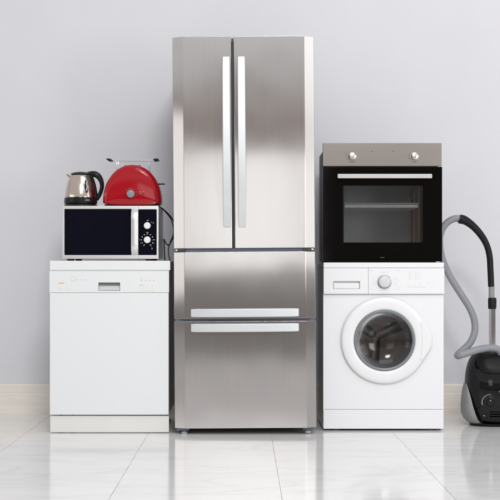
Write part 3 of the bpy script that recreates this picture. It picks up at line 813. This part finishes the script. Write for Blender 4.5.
# handle
bm = bmesh.new(); prism_y(bm, rrect(-0.2265, 0.241, q(1.2525), q(1.2745), 0.004), -0.049, -0.037)
oh = finish('handle', bm, 'ohandle', od, 0.002, 2)
for x in (-0.205, 0.22): B('bracket', 'chrome', oh, x-0.008, x+0.008, -0.0375, -0.0055, q(1.2565), q(1.2705), 0.001)
for x in (-0.1510, 0.1590):
    k = knob_y(O, 'knob', 'knobmetal', x, q(1.3640), 0.0205, -0.0035, 0.03, prof=[(0.0225, 0.0), (0.0225, -0.004), (0.0195, -0.006), (0.0180, -0.024), (0.0165, -0.028), (0.012, -0.0295), (0.0005, -0.030)])
    B('pointer', 'rubber', k, x-0.0008, x+0.0008, -0.0345, -0.0335, q(1.3640)+0.003, q(1.3640)+0.014)
for x in (-0.0515, 0.053): knob_y(O, 'indicator_light', 'dark', x, q(1.391), 0.0026, -0.0035, 0.0015, n=16)
for cxk in (-0.1510, 0.1590):
    fm = []
    for k in range(7):
        a = R(30 + 20*k); fm.append((cxk+0.029*math.cos(a)-0.0011, cxk+0.029*math.cos(a)+0.0011, -0.0045, -0.003, q(1.3640)+0.029*math.sin(a)-0.0011, q(1.3640)+0.029*math.sin(a)+0.0011))
    boxes('knob_scale', 'rubber', O, fm)
boxes('door_print', 'rubber', od, [(-0.012+0.006*k, -0.009+0.006*k, -0.0064, -0.005, q(0.8600), q(0.8640)) for k in range(4)])

# ------------------------------------------------------------------ vacuum cleaner
VX, VY = 1.295, 0.255
V = empty('vacuum_cleaner', (VX, VY, 0), 'glossy black upright stored canister vacuum cleaner with grey side shells and looping hose', 'vacuum cleaner')
def hull(bm, levels, n=48, e=2.6):
    """levels: z, half width, half depth front, half depth back, centre x shift"""
    rings = []
    for z, hw, df, db in levels:
        r = []
        for i in range(n):
            a = 2*PI*i/n; c, s = math.cos(a), math.sin(a)
            x = hw*math.copysign(abs(c)**(2/e), c); y = math.copysign(abs(s)**(2/e), s)*(db if s > 0 else df)
            r.append(bm.verts.new((x, y, z)))
        rings.append(r)
    for k in range(len(rings)-1):
        for i in range(n): bm.faces.new((rings[k][i], rings[k][(i+1) % n], rings[k+1][(i+1) % n], rings[k+1][i]))
    bm.faces.new(rings[0]); bm.faces.new(rings[-1])
bm = bmesh.new()
hull(bm, [(0.010, 0.075, 0.070, 0.07), (0.014, 0.098, 0.092, 0.09), (0.030, 0.118, 0.112, 0.105), (0.060, 0.130, 0.125, 0.11), (0.110, 0.142, 0.134, 0.11), (0.170, 0.150, 0.137, 0.11), (0.230, 0.152, 0.134, 0.11), (0.285, 0.146, 0.122, 0.105), (0.325, 0.135, 0.104, 0.10), (0.352, 0.122, 0.086, 0.09), (0.368, 0.108, 0.070, 0.08), (0.374, 0.085, 0.050, 0.06)], e=2.3)
vb = finish('body', bm, 'gloss', V, angle=70)
sm = vb.modifiers.new('sub', 'SUBSURF'); sm.levels = 1; sm.render_levels = 2
# grey side shells
for sx in (-1, 1):
    bm = bmesh.new(); rg = []
    outl = [(0.0075, 0.122, 0.060), (0.018, 0.142, 0.075), (0.034, 0.158, 0.085), (0.060, 0.1685, 0.085), (0.100, 0.1705, 0.080), (0.145, 0.1665, 0.070), (0.185, 0.160, 0.055), (0.215, 0.1520, 0.035)]
    inn = [0.055, 0.085, 0.100, 0.112, 0.124, 0.134, 0.142, 0.148]
    for (z, xo, dy), xi in zip(outl, inn):
        r = []
        for i in range(17):
            a = -PI/2 + PI*i/16
            x = xi + (xo-xi)*max(0, math.cos(a))**0.75; y = dy*1.15*math.sin(a)
            r.append(bm.verts.new((sx*x, y, z)))
        rg.append(r)
    for k in range(len(rg)-1):
        for i in range(16): bm.faces.new((rg[k][i], rg[k][i+1], rg[k+1][i+1], rg[k+1][i]))
        bm.faces.new((rg[k][16], rg[k][0], rg[k+1][0], rg[k+1][16]))
    bm.faces.new(rg[0]); bm.faces.new(rg[-1])
    o = finish('side_shell', bm, 'greyp', V, angle=60)
# base plate, flap and small parts
bm = bmesh.new(); hull(bm, [(0.0, 0.095, 0.085, 0.09), (0.004, 0.125, 0.100, 0.10), (0.014, 0.128, 0.104, 0.10)], e=2.6); finish('base', bm, 'blackm', V)
bm = bmesh.new(); hull(bm, [(0.275, 0.095, 0.131, 0.05), (0.282, 0.103, 0.1335, 0.05), (0.315, 0.110, 0.122, 0.06), (0.345, 0.108, 0.102, 0.07), (0.368, 0.100, 0.080, 0.07), (0.379, 0.090, 0.062, 0.06), (0.382, 0.070, 0.045, 0.04)], e=3.4); fl = finish('bag_cover', bm, 'blackm', V, angle=60)
dx, dz = -0.045, 0.127
dy = -0.1335
bm = bmesh.new(); lathe(bm, [(0.021, 0.004), (0.021, -0.003), (0.018, -0.006), (0.0165, -0.004), (0.008, -0.0045), (0.0005, -0.0045)], axis='Y', c=(dx, dy, dz), n=36); finish('dial', bm, 'blackm', V)
arc = []
for k in range(15):
    a = R(60 + 135*k/14); arc.append(Vector((dx+0.0415*math.cos(a), dy+0.0015+0.003*abs(math.cos(a)), dz+0.0415*math.sin(a))))
bm = bmesh.new(); sweep(bm, arc, circ(1, 8), radius=lambda t, i: 0.0006+0.0014*t); finish('dial_scale', bm, 'mark', V)
bm = bmesh.new(); lathe(bm, [(0.0025, 0.006), (0.0025, -0.001)], axis='Y', c=(-0.075, -0.128, 0.060), n=12); finish('screw', bm, 'markw', V)
bm = bmesh.new(); lathe(bm, [(0.003, 0.006), (0.003, -0.002)], axis='Y', c=(dx, dy-0.004, dz+0.012), n=12); finish('dial_dot', bm, 'mark', V)
boxes('vent_slot', 'blackm', V, [(-0.045, 0.08, -0.137, -0.12, 0.048+0.012*k, 0.053+0.012*k) for k in range(3)])
B('emblem', 'mark', V, 0.0, 0.045, -0.1385, -0.125, 0.180, 0.188, 0.001)
# hose (world coordinates minus the root)
def vp(x, y, z): return (x-VX, y-VY, z)
hose = [(1.306, 0.205, 0.330), (1.313, 0.185, 0.372), (1.300, 0.170, 0.393), (1.272, 0.160, 0.402), (1.235, 0.150, 0.402), (1.190, 0.135, 0.395), (1.140, 0.115, 0.383), (1.100, 0.110, 0.371), (1.0875, 0.135, 0.3645), (1.0985, 0.165, 0.3735), (1.130, 0.190, 0.396), (1.165, 0.205, 0.430), (1.186, 0.215, 0.475), (1.190, 0.22, 0.515), (1.182, 0.22, 0.560), (1.160, 0.22, 0.610), (1.132, 0.22, 0.655), (1.095, 0.22, 0.712), (1.060, 0.22, 0.770), (1.032, 0.22, 0.830), (1.014, 0.22, 0.890), (1.008, 0.22, 0.945), (1.012, 0.22, 0.985), (1.030, 0.22, 1.025), (1.058, 0.22, 1.053), (1.090, 0.22, 1.0660), (1.120, 0.22, 1.0640)]
path = catmull([Vector(vp(*p)) for p in hose], 60)
# even spacing
L_ = [0.0]
for a_, b_ in zip(path, path[1:]): L_.append(L_[-1] + (b_-a_).length)
step = 0.0014; ev = []; k = 0; dcur = 0
while dcur < L_[-1]:
    while L_[k+1] < dcur: k += 1
    t = (dcur-L_[k])/(L_[k+1]-L_[k]); ev.append(path[k].lerp(path[k+1], t)); dcur += step
bm = bmesh.new(); sweep(bm, ev, circ(0.0178, 20), radius=lambda t, i: 1 + 0.045*math.cos(2*PI*i/4)); finish('hose', bm, 'hose', V, angle=80)
grip = [(1.108, 0.22, 1.064), (1.140, 0.22, 1.0555), (1.185, 0.22, 1.022), (1.225, 0.22, 0.975), (1.252, 0.22, 0.925), (1.2655, 0.22, 0.870), (1.2700, 0.22, 0.80), (1.2735, 0.22, 0.715)]
bm = bmesh.new(); sweep(bm, catmull([Vector(vp(*p)) for p in grip], 12), flat(0.0185, 0.0175, 20), radius=lambda t, i: (1.30 if t < 0.03 else 1.38 if t < 0.07 else 1.38-0.28*(t-0.07)/0.2 if t < 0.27 else 1.1 - 0.18*min(1, (t-0.27)/0.3))); finish('hand_grip', bm, 'blackm', V, angle=60)
bm = bmesh.new(); lathe(bm, [(0.0150, 0.655), (0.0150, 0.716)], c=vp(1.2755, 0.22, 0), n=28); finish('grip_connector', bm, 'greyp', V)
bm = bmesh.new(); lathe(bm, [(0.018, 0.600), (0.021, 0.604), (0.022, 0.645), (0.020, 0.657), (0.016, 0.658)], c=vp(1.2790, 0.22, 0), n=28); finish('tube_collar', bm, 'blackm', V)
bm = bmesh.new(); lathe(bm, [(0.0185, 0.330), (0.0185, 0.605)], c=vp(1.2830, 0.235, 0), n=28); finish('steel_tube', bm, 'chrome', V)

# ------------------------------------------------------------------ light
wd_ = bpy.data.worlds.new('World'); scene.world = wd_; wd_.use_nodes = True
nt = wd_.node_tree; bg = nt.nodes['Background']
tc = nt.nodes.new('ShaderNodeTexCoord'); sp_ = nt.nodes.new('ShaderNodeSeparateXYZ'); nt.links.new(tc.outputs['Generated'], sp_.inputs[0])
mr = nt.nodes.new('ShaderNodeMapRange'); mr.inputs['From Min'].default_value = -0.5; mr.inputs['From Max'].default_value = 0.5
nt.links.new(sp_.outputs['Z'], mr.inputs['Value'])
rp = nt.nodes.new('ShaderNodeValToRGB'); nt.links.new(mr.outputs[0], rp.inputs['Fac'])
stops = [(0.0, (0.18, 0.165, 0.15)), (0.49, (0.21, 0.19, 0.175)), (0.52, (0.40, 0.38, 0.37)), (0.600, (0.36, 0.33, 0.32)), (0.608, (0.20, 0.165, 0.16)), (0.617, (0.36, 0.23, 0.20)), (0.625, (0.24, 0.21, 0.20)), (0.632, (0.54, 0.40, 0.30)), (0.638, (0.42, 0.405, 0.40)), (0.655, (0.70, 0.69, 0.69)), (0.69, (0.92, 0.915, 0.915)), (0.75, (0.70, 0.70, 0.71)), (1.0, (0.78, 0.78, 0.80))]
el = rp.color_ramp.elements
while len(el) < len(stops): el.new(0.5)
for e, (p, c) in zip(el, stops): e.position = p; e.color = c + (1,)
nt.links.new(rp.outputs['Color'], bg.inputs['Color']); bg.inputs['Strength'].default_value = 0.85

def area(name, loc, target, sx, sy, power, col=(1, 1, 1), spread=180):
    l = bpy.data.lights.new(name, 'AREA'); l.shape = 'RECTANGLE'; l.size = sx; l.size_y = sy; l.energy = power; l.color = col
    l.spread = R(spread)
    o = bpy.data.objects.new(name, l); COL.objects.link(o); o.location = loc
    d = Vector(target)-Vector(loc); o.rotation_euler = d.to_track_quat('-Z', 'Y').to_euler()
    return o
area('key_softbox', (0.5, -5.8, 4.1), (0.3, 0, 1.2), 1.0, 1.0, 144, (1, 0.995, 0.99))
area('side_softbox', (4.6, -2.0, 1.95), (0.3, 0, 1.2), 2.3, 2.2, 18, (1, 1, 1))
area('right_fill', (3.3, -4.6, 1.3), (1.2, 0.7, 0.8), 1.2, 1.2, 46, (1, 1, 1))  # unseen fill, added to brighten the wall beside the washing machine
area('left_softbox', (-4.6, -2.2, 1.35), (0, 0, 1.1), 3.0, 1.6, 18, (1, 0.98, 0.96))
area('front_softbox', (0.0, -7.3, 1.46), (0.0, 0, 1.46), 1.7, 1.30, 11.5, (1, 1, 1))
area('overhead_softbox', (0.8, -2.2, 3.9), (0.6, 0.4, 0.8), 2.4, 1.6, 26, (1, 1, 1))

# ------------------------------------------------------------------ camera
cam = bpy.data.cameras.new('camera'); co_ = bpy.data.objects.new('camera', cam); COL.objects.link(co_)
co_.location = (0, -6.2, 0.78); co_.rotation_euler = (R(90), 0, 0)
cam.sensor_width = 36; cam.lens = 1246/500*36; cam.shift_x = 0.012; cam.shift_y = 0.048
cam.clip_start = 0.1; cam.clip_end = 100
scene.camera = co_
scene.view_settings.view_transform = 'Standard'; scene.view_settings.look = 'None'
scene.view_settings.exposure = 0.0; scene.view_settings.gamma = 1.0
scene.render.engine = 'CYCLES'
scene.cycles.max_bounces = 8; scene.cycles.transparent_max_bounces = 12
